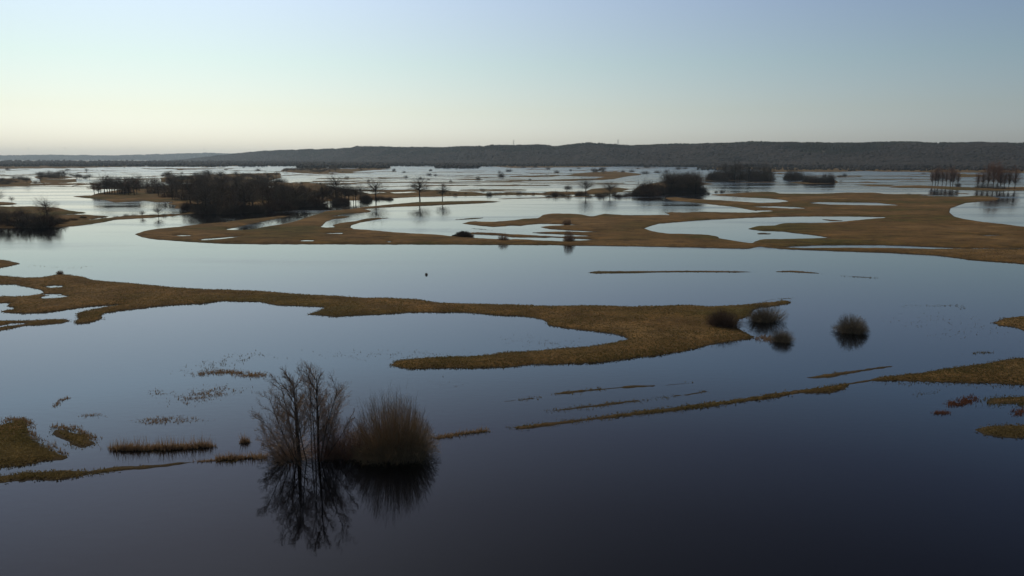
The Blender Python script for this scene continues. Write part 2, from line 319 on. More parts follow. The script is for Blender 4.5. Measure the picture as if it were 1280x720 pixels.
# foreground banks
land("R9 -500,150 0,125 60,110 110,90 125,105 125,150 150,185 200,220 260,250 310,265 330,280 300,290 200,300 120,318 0,328 -500,345", .6)
land("R9 255,140 300,140 370,160 430,165 450,195 465,212 430,225 395,232 330,208 280,180 258,160", .4)
land("R9 -500,400 0,370 120,355 280,345 430,345 520,330 640,320 780,312 880,302 960,295 950,302 850,318 740,330 600,345 470,355 390,368 300,385 200,388 100,393 0,402 -500,440", .5)
land(strip("R9 540,238 700,238 850,235 1030,222", 3.2), .25); land(strip("R9 1050,292 1150,285 1290,278", 3.2), .3)
land(strip("R10 670,325 720,320 770,310 855,300", 2.4), .25)
land(strip("R11 115,240 200,232 290,219", 2), .3); land("R11 345,206 420,190 550,180 680,168 750,160 860,160 840,170 700,177 560,187 430,202", .4)
land(strip("R11 870,165 950,157 1030,150", 1.8), .3); land("R11 320,288 480,266 620,247 760,233 780,238 640,256 480,276", .4); land(strip("R11 930,213 1000,208 1115,188", 2), .3)
land(strip("R11 780,236 860,226 930,214", .8), .15)
land("R11 155,366 300,346 450,329 600,313 750,291 900,273 1000,260 1150,243 1280,226 R12 0,253 100,236 190,223 300,210 420,190 530,172 600,158 750,145 880,125 1000,108 1120,90 1200,75 1280,68 1800,20 1800,220 1280,200 1150,192 1000,188 850,185 700,180 580,180 530,181 440,197 410,222 350,237 280,240 190,237 100,257 0,272 R11 1280,242 1100,266 950,288 800,302 620,320 450,342 330,362 200,375", .6)
land("R12 228,163 330,145 480,125 600,108 690,103 600,118 480,137 350,160 260,168", .4)
land("R12 1035,415 1100,400 1280,393 1800,370 1800,500 1280,455 1180,452 1090,440", .5)
land("R12 1090,285 1130,262 1280,252 1800,235 1800,300 1280,290 1200,292 1130,291", .35)
land("R8 1140,285 1180,262 1280,252 1800,230 1800,350 1280,325 1230,305 1160,298", .5)
land("R1 -400,630 0,638 50,645 105,658 40,672 0,680 -400,700", .5)
land("R7 370,42 400,35 550,35 850,33 1100,35 1200,38 1100,42 850,39 560,45 400,47", .4); land(strip("R8 75,38 150,36 200,39 290,45", 2.2), .35); land(strip("R8 400,58 500,64 570,69", 1), .1)
land(strip("R8 10,184 60,172 150,166", .9), .15)

# ------------------------------------------------------------------ ground sheet
rows = np.concatenate([np.array([200.5, 201.2, 201.8]), np.arange(202.3, 262, .36), np.arange(262, 470, .62), np.arange(470, 722, .9), np.array([740, 780, 850, 1000, 1400])])
cols = np.concatenate([np.array([-900, -700, -500, -380]), np.arange(-300, 0, 4.0), np.arange(0, 1280, 1.3), np.arange(1280, 1580, 4.0), np.array([1660, 1800, 2000, 2200])])
PX, PY = np.meshgrid(cols, rows)
G = ground(PX, PY)
def sdf(poly_w, X, Y):
    """signed distance in metres, positive inside"""
    d2 = np.full(X.shape, 1e18); inside = np.zeros(X.shape, bool)
    n = len(poly_w)
    for i in range(n):
        ax, ay = poly_w[i]; bx, by = poly_w[(i + 1) % n]
        ex, ey = bx - ax, by - ay; wx, wy = X - ax, Y - ay
        t = np.clip((wx * ex + wy * ey) / max(ex * ex + ey * ey, 1e-9), 0, 1)
        dx = wx - t * ex; dy = wy - t * ey
        np.minimum(d2, dx * dx + dy * dy, out=d2)
        if ay != by:
            c = ((ay > Y) != (by > Y)) & (X < ex * (Y - ay) / (by - ay) + ax)
            inside ^= c
    d = np.sqrt(d2)
    return np.where(inside, d, -d)
D = np.full(PX.shape, -60.0); HT = np.full(PX.shape, .5)
dist = np.hypot(G[..., 0], G[..., 1])
for sign, p, hh in OPS:
    w = ground(p[:, 0], p[:, 1])[:, :2]
    r0, r1 = np.searchsorted(rows, [p[:, 1].min() - 12, p[:, 1].max() + 25]); c0, c1 = np.searchsorted(cols, [p[:, 0].min() - 60, p[:, 0].max() + 60])
    sl_ = (slice(max(0, r0), r1 + 1), slice(max(0, c0), c1 + 1))
    sd = sdf(w, G[sl_][..., 0], G[sl_][..., 1])
    if sign > 0:
        old = D[sl_]; HT[sl_] = np.where(sd > np.maximum(old, -8), hh, HT[sl_]); D[sl_] = np.maximum(old, sd)
    else:
        D[sl_] = np.minimum(D[sl_], -sd)
gx, gy = G[..., 0], G[..., 1]
amp = np.clip(dist / 500, .25, 3.0)
D = D + amp * (1.1 * fbm(gx * .08 / np.maximum(amp, .6), gy * .08 / np.maximum(amp, .6), 3, 4)) + .22 * value_noise(gx * 1.1, gy * 1.1, 9)
HGT = np.where(D > 0, HT * (1 - np.exp(-D / 2.2)) + .16 * np.clip(D / 3, 0, 1) * fbm(gx * .3, gy * .3, 21, 3), np.maximum(-1.6, D * .22))
G[..., 2] = HGT
nr, nc = PX.shape
idx = np.arange(nr * nc).reshape(nr, nc)
quads = np.stack([idx[1:, :-1], idx[1:, 1:], idx[:-1, 1:], idx[:-1, :-1]], -1).reshape(-1, 4)
tag(link(bpy.data.objects.new('ground', mesh_np('ground', G.reshape(-1, 3), quads, M['ground'], True))), kind='structure')
wv = np.array([(-13500, -500, 0), (13500, -500, 0), (13500, 19000, 0), (-13500, 19000, 0)])
tag(link(bpy.data.objects.new('water', mesh_np('water', wv, np.array([[0, 1, 2, 3]]), M['water']))), kind='structure')

# haze: thin even air round everything
def haze_box():
    x0, x1, y0, y1, z0, z1 = -14000, 14000, -700, 19500, -3.5, 235
    v = np.array([(x, y, z) for z in (z0, z1) for y in (y0, y1) for x in (x0, x1)])
    f = np.array([(0, 2, 3, 1), (4, 5, 7, 6), (0, 1, 5, 4), (2, 6, 7, 3), (0, 4, 6, 2), (1, 3, 7, 5)])
    m, nt, out = new_mat('haze')
    pv = nt.nodes.new('ShaderNodeVolumePrincipled'); pv.inputs['Color'].default_value = (.74, .90, 1.0, 1)
    pv.inputs['Density'].default_value = HAZE; pv.inputs['Anisotropy'].default_value = .35
    nt.links.new(pv.outputs[0], out.inputs['Volume'])
    tag(link(bpy.data.objects.new('haze', mesh_np('haze', v, f, m))), kind='stuff')
haze_box()

# ------------------------------------------------------------------ hills and their woods
def crowns(P, R, Hh, seed, conical):
    """many small irregular tree crowns as one vertex / face soup"""
    r = np.random.default_rng(seed); n = len(P); k = 6
    ang = (np.arange(k) / k * 2 * math.pi)[None, :] + r.random((n, 1)) * 6.28
    rj = lambda a, b: a + (b - a) * r.random((n, k))
    ring = lambda rad, z: np.stack([P[:, None, 0] + np.cos(ang) * rad, P[:, None, 1] + np.sin(ang) * rad, P[:, None, 2] + z], -1)
    R = R[:, None]; Hh = Hh[:, None]
    lo = ring(R * rj(.7, 1.05), Hh * rj(.02, .25)); hi = ring(R * (rj(.25, .5) if conical else rj(.6, .95)), Hh * rj(.55, .82))
    top = np.stack([P[:, 0] + R[:, 0] * .3 * r.standard_normal(n), P[:, 1], P[:, 2] + Hh[:, 0] * (.92 + .16 * r.random(n))], -1)[:, None]
    V = np.concatenate([lo, hi, top], 1).reshape(-1, 3)
    b = (np.arange(n) * (2 * k + 1))[:, None]; q = []; t = []
    for i in range(k):
        j = (i + 1) % k
        q.append(np.concatenate([b + i, b + j, b + k + j, b + k + i], 1)); t.append(np.concatenate([b + k + i, b + k + j, b + 2 * k], 1))
    return V, [np.concatenate(q), np.concatenate(t)]

def make_ridge(name, xs, ys, Ds, base_depth, seed, n_trees, th, step=5, wood=('pine_forest', 'bare_forest'), split=.5, hdrop=0):
    """ridge whose crest stands at distance Ds and whose crown line reaches row ys over column xs"""
    pxs = np.arange(xs[0], xs[-1] + 1, step)
    yy = np.interp(pxs, xs, ys); DD = np.interp(pxs, xs, Ds)
    crest = CAM_H + DD * (YH - yy) / F - th * .9                      # ground height of the crest
    s = np.array([-1.0, -.9, -.78, -.65, -.5, -.36, -.22, -.1, 0, .25, .6, 1.0])     # -1 foot nearest the viewer
    prof = np.array([0.0, .04, .13, .3, .5, .68, .84, .95, 1, .98, .9, .6])
    u = (pxs - 640) / F
    Yd = DD[None, :] + s[:, None] * base_depth
    Yd = np.maximum(Yd, DD[None, :] * .55)
    X = u[None, :] * Yd
    Z = crest[None, :] * (prof[:, None] * (1 + .10 * fbm(X / 500, Yd / 500, seed, 3) * (1 - prof[:, None])))
    Z += (crest[None, :] * .16) * np.minimum(fbm(X / 700, Yd / 260, seed + 5, 3), .0) * (prof[:, None] > .1) * (prof[:, None] < .95)
    Z[0] = -1
    V = np.stack([X, Yd, Z], -1); a, b = X.shape
    idx = np.arange(a * b).reshape(a, b)
    q = np.stack([idx[:-1, :-1], idx[:-1, 1:], idx[1:, 1:], idx[1:, :-1]], -1).reshape(-1, 4)
    tag(link(bpy.data.objects.new(name, mesh_np(name, V.reshape(-1, 3), q, M['hill'], True))), kind='structure')
    r = np.random.default_rng(seed)
    ci = r.random(n_trees) * (b - 1.001); si = r.random(n_trees) ** .9 * (a - 4.001)
    i0 = si.astype(int); j0 = ci.astype(int); fi = (si - i0)[:, None]; fj = (ci - j0)[:, None]
    P = (V[i0, j0] * (1 - fi) * (1 - fj) + V[i0 + 1, j0] * fi * (1 - fj) + V[i0, j0 + 1] * (1 - fi) * fj + V[i0 + 1, j0 + 1] * fi * fj)
    keep = P[:, 2] > -.5; P = P[keep]; si = si[keep]
    hv = th * (.75 + .3 * r.random(len(P))) * (1 + .45 * fbm(P[:, 0] / 140, P[:, 1] / 140, seed + 2, 3))
    pine = (si / (a - 4) + .35 * fbm(P[:, 0] / 300, P[:, 1] / 300, seed + 3, 3)) > split + .12
    return P, hv, pine

P1, h1, pn1 = make_ridge('hills', [-80, 200, 240, 300, 330, 380, 440, 450, 480, 520, 575, 585, 600, 607, 612, 640, 668, 685, 691, 700, 730, 760, 785, 830, 870, 960, 1000, 1040, 1100, 1130, 1150, 1200, 1280, 1600],
    [204, 202, 198.5, 191.5, 188.5, 186.8, 185, 182.5, 183, 184, 183.3, 181.8, 182, 183.6, 181.2, 181.5, 180.3, 180.8, 182.6, 181.5, 179.2, 179.5, 181.6, 179.8, 178.8, 177.4, 178.3, 178.2, 177.6, 177.4, 178.4, 178.4, 178.6, 178],
    [9500, 9500, 9300, 8600, 8000, 7200, 6400, 6200, 5900, 5600, 5200, 4850, 4850, 4800, 4750, 4700, 4600, 4600, 4600, 4500, 4400, 4300, 4250, 4100, 4000, 3850, 3750, 3700, 3600, 3550, 3500, 3450, 3350, 3100], 900, 5, 52000, 15)
P2, h2, pn2 = make_ridge('hills', [-600, -100, 0, 60, 110, 150, 190, 230, 262, 290, 330, 400, 500, 700],
    [194, 194.5, 194.4, 193.6, 193.8, 194.3, 192.8, 192.2, 191.2, 191.8, 192, 192, 194, 196], [17000] * 14, 1500, 31, 14000, 22, 8)
for nm, sel, Pq, hq, mat, con, lab in (
        ('pine_forest', pn1, P1, h1, 'forest_pine', True, 'dark evergreen forest along the top of the long ridge'),
        ('bare_forest', ~pn1, P1, h1, 'forest_bare', False, 'brown leafless woods on the lower slope of the ridge'),
        ('distant_forest', pn2 | ~pn2, P2, h2 * 1.2, 'forest_pine', False, 'hazy blue forest on the farthest hills at left')):
    Pn, hn = Pq[sel], hq[sel]
    V, Fc = crowns(Pn, hn * (.45 if con else .7) + 2, hn, 3, con)
    tag(link(bpy.data.objects.new(nm, mesh_np(nm, V, Fc, M[mat]))), lab, 'forest', kind='stuff')
# low far woods on the plain before the hills
def wood_strip(name, segs, label, mat, seed, conical=False):
    r = np.random.default_rng(seed); Ps = []; Hs = []
    for x0, x1, y0, y1, n, hpx in segs:
        a = x0 + (x1 - x0) * r.random(n); b = y0 + (y1 - y0) * r.random(n)
        ok = value_noise(a / 14, b * 1.5, seed) > -.55; a, b = a[ok], b[ok]
        g = ground(a, b); g[:, 2] = .1; Ps.append(g)
        Hs.append(hpx * (np.hypot(g[:, 0], g[:, 1]) / F) * (.55 + .6 * r.random(len(a))))
    P = np.concatenate(Ps); H = np.concatenate(Hs)
    V, Fc = crowns(P, H * .5 + 1, H, seed, conical)
    tag(link(bpy.data.objects.new(name, mesh_np(name, V, Fc, M[mat]))), label, 'wood', kind='stuff')
wood_strip('far_wood', [(0, 340, 203.6, 208.5, 2600, 3.2), (340, 600, 203.5, 208, 2000, 3.4), (600, 900, 203.3, 208.4, 1500, 3.4)], 'far hazy tree belts on the plain below the hills', 'forest_bare', 41)
wood_strip('far_thicket', [(870, 1330, 206.5, 213, 1500, 2.6), (1060, 1330, 207, 214, 500, 3.0)], 'brown thicket belt along the far right shore below the ridge', 'forest_bare', 43)
#wood_strip('left_far_wood', [(45, 82, 218, 223, 160, 9), (-60, 36, 226, 231, 260, 8), (92, 112, 221, 227, 50, 5)], 'grey copses on the far left marsh strips', 'forest_bare', 44)
wood_strip('mid_far_wood', [(372, 485, 207.5, 211, 420, 5), (545, 600, 207.5, 211, 160, 4.5)], 'dark low copses on the far plain left of centre', 'forest_bare', 45)

# ------------------------------------------------------------------ transmission pylons on the skyline
def box_seg(V, Fq, a, b, w):
    a = np.array(a, float); b = np.array(b, float); d = norm(b - a)
    up = np.array([0, 0, 1.]) if abs(d[2]) < .9 else np.array([1., 0, 0])
    s = norm(np.cross(d, up)); t = np.cross(d, s); k = len(V)
    for p in (a, b):
        for i, j in ((-1, -1), (1, -1), (1, 1), (-1, 1)): V.append(p + s * i * w / 2 + t * j * w / 2)
    for i in range(4):
        j = (i + 1) % 4; Fq.append((k + i, k + j, k + 4 + j, k + 4 + i))
    Fq.append((k, k + 3, k + 2, k + 1)); Fq.append((k + 4, k + 5, k + 6, k + 7))
def pylon_meshes():
    V, Q = [], []
    H = 60
    def hw(z): return 5.5 * (1 - z / H) + .9
    zs = [0, 11, 21, 30, 38, 45, 51, 56, 60]
    for sx, sy in ((1, 1), (1, -1), (-1, 1), (-1, -1)):
        for a, b in zip(zs[:-1], zs[1:]): box_seg(V, Q, (sx * hw(a), sy * hw(a), a), (sx * hw(b), sy * hw(b), b), .7)
    for a, b in zip(zs[:-1], zs[1:]):
        for ax in (0, 1):
            for s in (-1, 1):
                for q in (-1, 1):
                    p0 = [q * hw(a), s * hw(a), a]; p1 = [-q * hw(b), s * hw(b), b]
                    if ax: p0 = [p0[1], p0[0], a]; p1 = [p1[1], p1[0], b]
                    box_seg(V, Q, p0, p1, .35)
    m1 = mesh_np('tower', np.array(V), np.array(Q), M['steel'])
    arms = []
    for z, L in ((42, 11), (50, 9), (57, 6)):
        V, Q = [], []
        for s in (-1, 1):
            box_seg(V, Q, (0, 0, z), (s * L, 0, z), .6); box_seg(V, Q, (s * .8, 0, z + 3), (s * L, 0, z + .3), .4); box_seg(V, Q, (s * L, 0, z), (s * L, 0, z - 3), .3)
        arms.append(mesh_np('crossarm', np.array(V), np.array(Q), M['steel']))
    return m1, arms
py_t, py_a = pylon_meshes()
for px_, dd, topy, lab in ((46, 16000, 184.5, 'faint pylon nearest the left edge on the skyline'), (91, 16000, 184.5, 'second faint pylon from the left on the skyline'),
                           (173, 16000, 184, 'faint pylon above the blue hills over the left wood'), (262, 16000, 184.5, 'faint pylon where the blue hills meet the dark ridge'),
                           (642, 4800, 175.8, 'tiny pylon on the ridge at picture centre'), (770, 4400, 175.2, 'tiny pylon on the ridge right of centre')):
    z = CAM_H + dd * (YH - topy) / F
    sc = 1.0 if dd > 8000 else .55
    e = empty('transmission_pylon', ((px_ - 640) / F * dd, dd, z - 60 * sc), .5, sc)
    tag(e, lab, 'pylon', 'pylons on the skyline')
    link(bpy.data.objects.new('tower', py_t), e)
    for am in py_a: link(bpy.data.objects.new('crossarm', am), e)

# ------------------------------------------------------------------ leafless trees and shrubs
def prism(P0, P1, R0, R1, k=4):
    n = len(P0); d = norm(P1 - P0)
    ref = np.where(np.abs(d[:, 2:3]) < .9, np.array([[0, 0, 1.]]), np.array([[1., 0, 0]]))
    s = norm(np.cross(d, ref)); t = np.cross(d, s)
    a = np.arange(k) / k * 2 * math.pi
    off = s[:, None] * np.cos(a)[None, :, None] + t[:, None] * np.sin(a)[None, :, None]
    V = np.concatenate([P0[:, None] + off * R0[:, None, None], P1[:, None] + off * R1[:, None, None]], 1).reshape(-1, 3)
    b = (np.arange(n) * 2 * k)[:, None]
    q = np.concatenate([np.concatenate([b + i, b + (i + 1) % k, b + k + (i + 1) % k, b + k + i], 1) for i in range(k)])
    return V, q
def ribbons(P0, P1, W0, W1, r):
    n = len(P0); d = norm(P1 - P0); s = norm(np.cross(d, r.standard_normal((n, 3))))
    V = np.stack([P0 - s * W0[:, None], P0 + s * W0[:, None], P1 + s * W1[:, None], P1 - s * W1[:, None]], 1).reshape(-1, 3)
    return V, (np.arange(n)[:, None] * 4 + np.arange(4)[None])
def grow(seed, stems, levels, up=.25, wob=.16, min_w=.012):
    """stems: (base, direction, length, radius); levels: list of (children, angle deg, length ratio, radius ratio, t0)"""
    r = np.random.default_rng(seed)
    base = np.array([s[0] for s in stems], float); d = norm(np.array([s[1] for s in stems], float))
    L = np.array([s[2] for s in stems], float); R = np.array([s[3] for s in stems], float)
    trunk = []; crown = []; K = 4
    for lv in range(len(levels) + 1):
        pts = [base]; ds = [d]; rad = [R]
        for k in range(K):
            nd = norm(ds[-1] + wob * r.standard_normal(d.shape) + np.array([0, 0, up * (.5 if lv else .15)]))
            pts.append(pts[-1] + nd * (L / K)[:, None]); ds.append(nd); rad.append(R * (1 - .78 * (k + 1) / K))
        for k in range(K):
            (trunk if lv < 2 else crown).append((pts[k], pts[k + 1], rad[k], rad[k + 1], lv))
        if lv == len(levels): break
        nch, ang, lr, rr, t0 = levels[lv]
        n = len(base); par = np.repeat(np.arange(n), nch); m = len(par)
        t = t0 + (1 - t0) * ((np.tile(np.arange(nch), n) + r.random(m)) / nch)
        f = np.minimum(t * K, K - 1e-4); k0 = f.astype(int); fr = (f - k0)[:, None]
        PT = np.stack(pts, 0); DS = np.stack(ds, 0); RD = np.stack(rad, 0)
        b0 = PT[k0, par] * (1 - fr) + PT[k0 + 1, par] * fr
        pd = DS[k0 + 1, par]
        az = np.cross(pd, r.standard_normal((m, 3))); az = norm(az)
        an = np.radians(ang * (.7 + .6 * r.random(m)))[:, None]
        d = norm(pd * np.cos(an) + az * np.sin(an))
        L = L[par] * lr * (.6 + .55 * r.random(m)) * (1.15 - .55 * t)
        R = np.maximum(np.minimum(RD[k0, par] * .85, R[par] * rr), min_w)
        base = b0
    def build(lst, name, mat):
        Vs, Fs, o = [], [], 0
        for p0, p1, r0, r1, lv in lst:
            if lv <= 2: V, q = prism(p0, p1, np.maximum(r0, min_w), np.maximum(r1, min_w * .7), 5 if lv == 0 else 3)
            else: V, q = ribbons(p0, p1, np.maximum(r0, min_w), np.maximum(r1, min_w * .6), r)
            Vs.append(V); Fs.append(q + o); o += len(V)
        return mesh_np(name, np.concatenate(Vs), np.concatenate(Fs), mat)
    return build(trunk, 'trunk', M['bark']), build(crown, 'crown', mat_sel[0])
mat_sel = [M['twig']]
def bush_meshes(seed, rad, hgt, n, mat, w=.018, flat=1.0, spread=.35, lobes=0):
    """dome of stems fanning out of one stool"""
    r = np.random.default_rng(seed)
    th = r.random(n) * 6.283; ph = np.arccos(1 - r.random(n) ** .85 * .98)           # from vertical
    dirs = np.stack([np.sin(ph) * np.cos(th), np.sin(ph) * np.sin(th), np.cos(ph) * 1.0], -1)
    lump = 1 + .13 * value_noise(th * 1.3 + 5, ph * 3, seed) + .03 * r.standard_normal(n)
    tip = dirs * np.array([rad, rad, hgt]) * lump[:, None] * (.7 + .3 * r.random((n, 1)) ** .5)
    off = np.zeros((n, 3))
    if isinstance(lobes, list):
        li_ = r.integers(0, len(lobes), n); lo = np.array([(a, b, 0) for a, b, c in lobes], float); off = lo[li_]; tip = tip * np.array([c for a, b, c in lobes])[li_][:, None] + off
    elif lobes:
        la = r.random(lobes) * 6.283; lo = np.stack([np.cos(la), np.sin(la), 0 * la], -1) * (rad * (.12 + .38 * r.random((lobes, 1)))); ls = .55 + .4 * r.random(lobes); ls[0] = .95; lo[0] *= .3
        li_ = np.minimum((lobes * r.random(n) ** 1.1).astype(int), lobes - 1); off = lo[li_]; tip = tip * ls[li_][:, None] * (1, 1, 1) + off
    b = off * .7 + np.stack([np.cos(th), np.sin(th), 0 * th], -1) * (rad * spread * r.random((n, 1)) * np.sin(ph)[:, None]); b[:, 2] = -.3
    mid = b * .45 + tip * .55; mid[:, 2] = tip[:, 2] * .42 + .05 + .12 * r.random(n) * hgt; mid += r.standard_normal((n, 3)) * rad * .03
    W = np.full(n, w)
    V1, q1 = ribbons(b, mid, W * 1.3, W, r); V2, q2 = ribbons(mid, tip, W, W * .5, r)
    Vs = [V1, V2]; Fs = [q1, q2 + len(V1)]; o = len(V1) + len(V2)
    for k in range(3):
        t = .35 + .6 * r.random((n, 1)); p0 = mid * (1 - t) + tip * t
        L = np.linalg.norm(tip - mid, axis=1, keepdims=True)
        p1 = p0 + norm(norm(tip - mid) + .5 * r.standard_normal((n, 3)) + [0, 0, .1]) * L * (.12 + .2 * r.random((n, 1)))
        V, q = ribbons(p0, p1, W * .7, W * .4, r); Vs.append(V); Fs.append(q + o); o += len(V)
    crown = mesh_np('crown', np.concatenate(Vs), np.concatenate(Fs), mat)
    m = 9; a = np.arange(m) / m * 6.283 + r.random(m)
    p0 = np.stack([np.cos(a) * .25 * rad * .3, np.sin(a) * .25 * rad * .3, 0 * a - .4], -1)
    p1 = np.stack([np.cos(a) * rad * .4, np.sin(a) * rad * .4, .55 * hgt * (.6 + .5 * r.random(m))], -1)
    V, q = prism(p0, p1, np.full(m, w * 3.5), np.full(m, w * 1.2), 5)
    return mesh_np('trunk', V, q, M['bark']), crown
def place(kind, meshes, px, py, s, label, cat='tree', group=None, rz=None, z=0.0, sxy=1.0):
    g = ground(px, py)
    if kind == 'willow_shrub' and px == 907: z = .45
    e = empty(kind, (float(g[0]), float(g[1]), z), rz if rz is not None else random.random() * 6.28, (s * sxy, s * sxy, s))
    tag(e, label, cat, group)
    link(bpy.data.objects.new('trunk', meshes[0]), e); link(bpy.data.objects.new('crown', meshes[1]), e)
    return e
random.seed(4)
Z = np.array
def up(dx=0, dy=0): return (dx, dy, 1)

# hero trees in the foreground
mat_sel[0] = M['twig']
_st = []
_r = random.Random(3)
for x, y, lx, ly, ln, rd in ((-1.5, 0, -.09, 0, 10.2, .24), (1.0, .3, .05, .02, 10.8, .22), (-1.9, .3, -.22, .1, 9.8, .11), (-1.2, -.3, .06, -.1, 10.3, .10), (.6, .4, -.08, .1, 10.4, .10), (1.3, -.1, .2, -.05, 9.9, .11),
                             (-2.2, .1, -.42, .1, 8.6, .09), (1.6, .2, .38, .1, 8.4, .09), (-.3, -.4, .0, -.3, 9, .09), (.0, .6, .02, .3, 9.2, .09), (-2.4, -.2, -.68, -.1, 7.2, .08), (1.8, -.2, .62, -.1, 6.8, .08),
                             (-2.6, .3, -1.1, .1, 5.6, .06), (2.0, .1, .95, .15, 5.0, .06), (-1.4, -.6, -.3, -.5, 7.5, .07), (1.1, .6, .25, .5, 7.5, .07), (-2.5, .0, -1.7, -.2, 4.2, .05)):
    _st.append(((x, y, -.5), up(lx, ly), ln, rd))
hero = grow(11, _st, [(15, 38, .40, .30, .2), (9, 33, .5, .5, .08), (7, 30, .56, .6, .08), (4, 28, .62, .75, .08)], up=.05, wob=.05, min_w=.0047)
hb = ground(388, 574); D_hero = depth(574.0)
place('willow_tree', hero, 388, 574, 1.0, 'tall leafless willow with two dark trunks standing in the dark flood water', rz=0.0, sxy=.9)
mid_sh = bush_meshes(21, 3.4, 5.9, 1900, M['red_twig'], .009, lobes=[(-1.6, 0, .95), (.3, .4, .85), (1.9, 0, .7), (-2.9, .4, .7)])
place('willow_shrub', mid_sh, 436, 572, 1.0, 'thin reddish brown shrub between the tall willow and the round bush', 'shrub', rz=0.0)
low_sh = bush_meshes(22, 4.0, 3.2, 900, M['twig'], .010, lobes=4)
place('willow_shrub', low_sh, 361, 573, 1.0, 'low spreading shrub at the left foot of the tall willow', 'shrub')
big_b = bush_meshes(23, 4.4, 8.9, 5200, M['willow_twig'], .0095, lobes=[(-1.9, .3, .93), (-.4, -.2, 1.0), (1.0, .5, .92), (2.2, -.4, .80), (3.2, .3, .62), (-3.2, -.4, .66), (.4, 1.4, .85)], spread=.6)
place('willow_shrub', big_b, 493, 571, 1.0, 'large dense round willow bush right of the tall bare tree', 'shrub', rz=0.0)

# round bushes in the water at right
M['pale_twig'] = noise_mat('pale_twig', [(.15, .125, .085), (.23, .19, .13)], nscale=.6)
rb = [bush_meshes(31 + i, 4.2, 4.7, 2200, M['pale_twig' if i < 3 else 'rust_twig'], .012, spread=.6, lobes=4 + i) for i in range(4)]
ppm = lambda y: F / depth(y)
for bi, (px, py, wpx, lab) in enumerate(((1062, 414, 42, 'round bare bush standing alone in open water at right'), (957, 401, 40, 'round bush in the water just off the tip of the spit'),
                         (976, 426, 29, 'small bush in the water below the tip of the spit'), (907, 410, 40, 'brown bush on the grass near the end of the spit'))):
    place('willow_shrub', rb[bi], px, py, wpx / ppm(py) / 7.4, lab, 'shrub', 'round bushes near the spit', sxy=1.0)

# mid-distance leafless trees: shared variants, unit height 10 m
mat_sel[0] = M['dark_twig']
LV = [(15, 58, .66, .42, .3), (9, 40, .48, .5, .15), (8, 38, .5, .6, .12), (3, 30, .65, .8, .15)]
def oak_meshes(seed, H, Rr, n, mat, w, low=.32, cz=.62, vz=.38, forks=1):
    """trunk with limbs that fan out to an uneven rounded crown full of fine twigs"""
    r = np.random.default_rng(seed); th = r.random(n) * 6.283; cph = 1 - 1.6 * r.random(n); sph = np.sqrt(np.maximum(0, 1 - cph ** 2))
    lump = 1 + .22 * value_noise(th * 1.3 + 3, cph * 3.2, seed) * 1.3 + .04 * r.standard_normal(n)
    rad = (.55 + .45 * r.random(n) ** .5) * lump
    tip = np.stack([sph * np.cos(th) * Rr * rad, sph * np.sin(th) * Rr * rad, cz * H + cph * vz * H * rad], -1)
    z0 = H * (low + (.30 * (cph + .6) / 1.6 + .08 * r.random(n))); p0 = np.stack([0 * th, 0 * th, z0], -1)
    mid = p0 * .5 + tip * .5 + np.stack([0 * th, 0 * th, .05 * H * (r.random(n) - .3)], -1) + r.standard_normal((n, 3)) * Rr * .05
    big = r.random(n) < .16
    W = np.where(big, w * 3.2, w)
    V1, q1 = prism(p0[big], mid[big], np.full(big.sum(), w * 5), W[big], 3)
    Vt, qt = prism(np.array([[0, 0, -.4], [.02 * H, 0, low * H]]), np.array([[.02 * H, 0, low * H], [0, 0, .72 * H]]), np.array([w * 14, w * 9.5]), np.array([w * 9.5, w * 3.]), 6)
    trunk = mesh_np('trunk', np.concatenate([Vt, V1]), np.concatenate([qt, q1 + len(Vt)]), M['bark'])
    Vs, Fs, o = [], [], 0
    def add(a, b, wa, wb):
        nonlocal o
        V, q = ribbons(a, b, wa, wb, r); Vs.append(V); Fs.append(q + o); o += len(V)
    f = mid * .35 + p0 * .65
    add(np.where(big[:, None], mid, f), np.where(big[:, None], mid * .6 + tip * .4, mid), W * .9, W * .7); add(mid, tip, W * .7, np.full(n, w * .4))
    L = np.linalg.norm(tip - mid, axis=1, keepdims=True)
    for k in range(7):
        t = .1 + .9 * r.random((n, 1)); a = mid * (1 - t) + tip * t
        b = a + norm(norm(tip - mid) + .75 * r.standard_normal((n, 3)) + [0, 0, .15]) * L * (.25 + .35 * r.random((n, 1))); add(a, b, np.full(n, w * .55), np.full(n, w * .3))
    return trunk, mesh_np('crown', np.concatenate(Vs), np.concatenate(Fs), mat)
tv = [oak_meshes(50 + i, 10, (5.0, 4.4, 5.3, 4.2)[i], 230, M[('dark_twig', 'grey_twig', 'dark_twig', 'rust_twig')[i]], .019, (.24, .30, .22, .32)[i], .60, .42) for i in range(4)]
mat_sel[0] = M['dark_twig']
pv_ = [grow(60 + i, [((0, 0, -.3), up(random.uniform(-.06, .06), 0), 9.4, .17)], [(16, 58, .24, .4, .52), (8, 42, .55, .5, .2), (7, 40, .6, .6, .2)], up=.12, wob=.08, min_w=.018) for i in range(2)]
sv = [bush_meshes(70 + i, 5.3, 6.8, 420, M[('dark_twig', 'grey_twig', 'rust_twig', 'dark_twig', 'rust_twig')[i]], .024, spread=.7, lobes=4 + i % 2) for i in range(5)]
dv = [bush_meshes(75 + i, 5.3, 6.8, 1100, M[('dark_twig', 'rust_twig', 'dark_twig')[i]], .028, spread=.7, lobes=5) for i in range(3)]
rv = [oak_meshes(80 + i, 10.3, (2.9, 2.3, 3.4)[i], 260, M['red_twig'], .018, (.14, .18, .12)[i], .54, .46) for i in range(3)]
def hscale(py, hpx, unit=10.0): return hpx / ppm(py) / unit
def tree(px, py, hpx, label, var=None, group=None, sxy=1.0, kind='bare_tree', cat='tree', unit=10.0):
    m = var if var is not None else random.choice(tv)
    return place(kind, m, px, py, hscale(py, hpx, unit), label, cat, group, sxy=sxy)
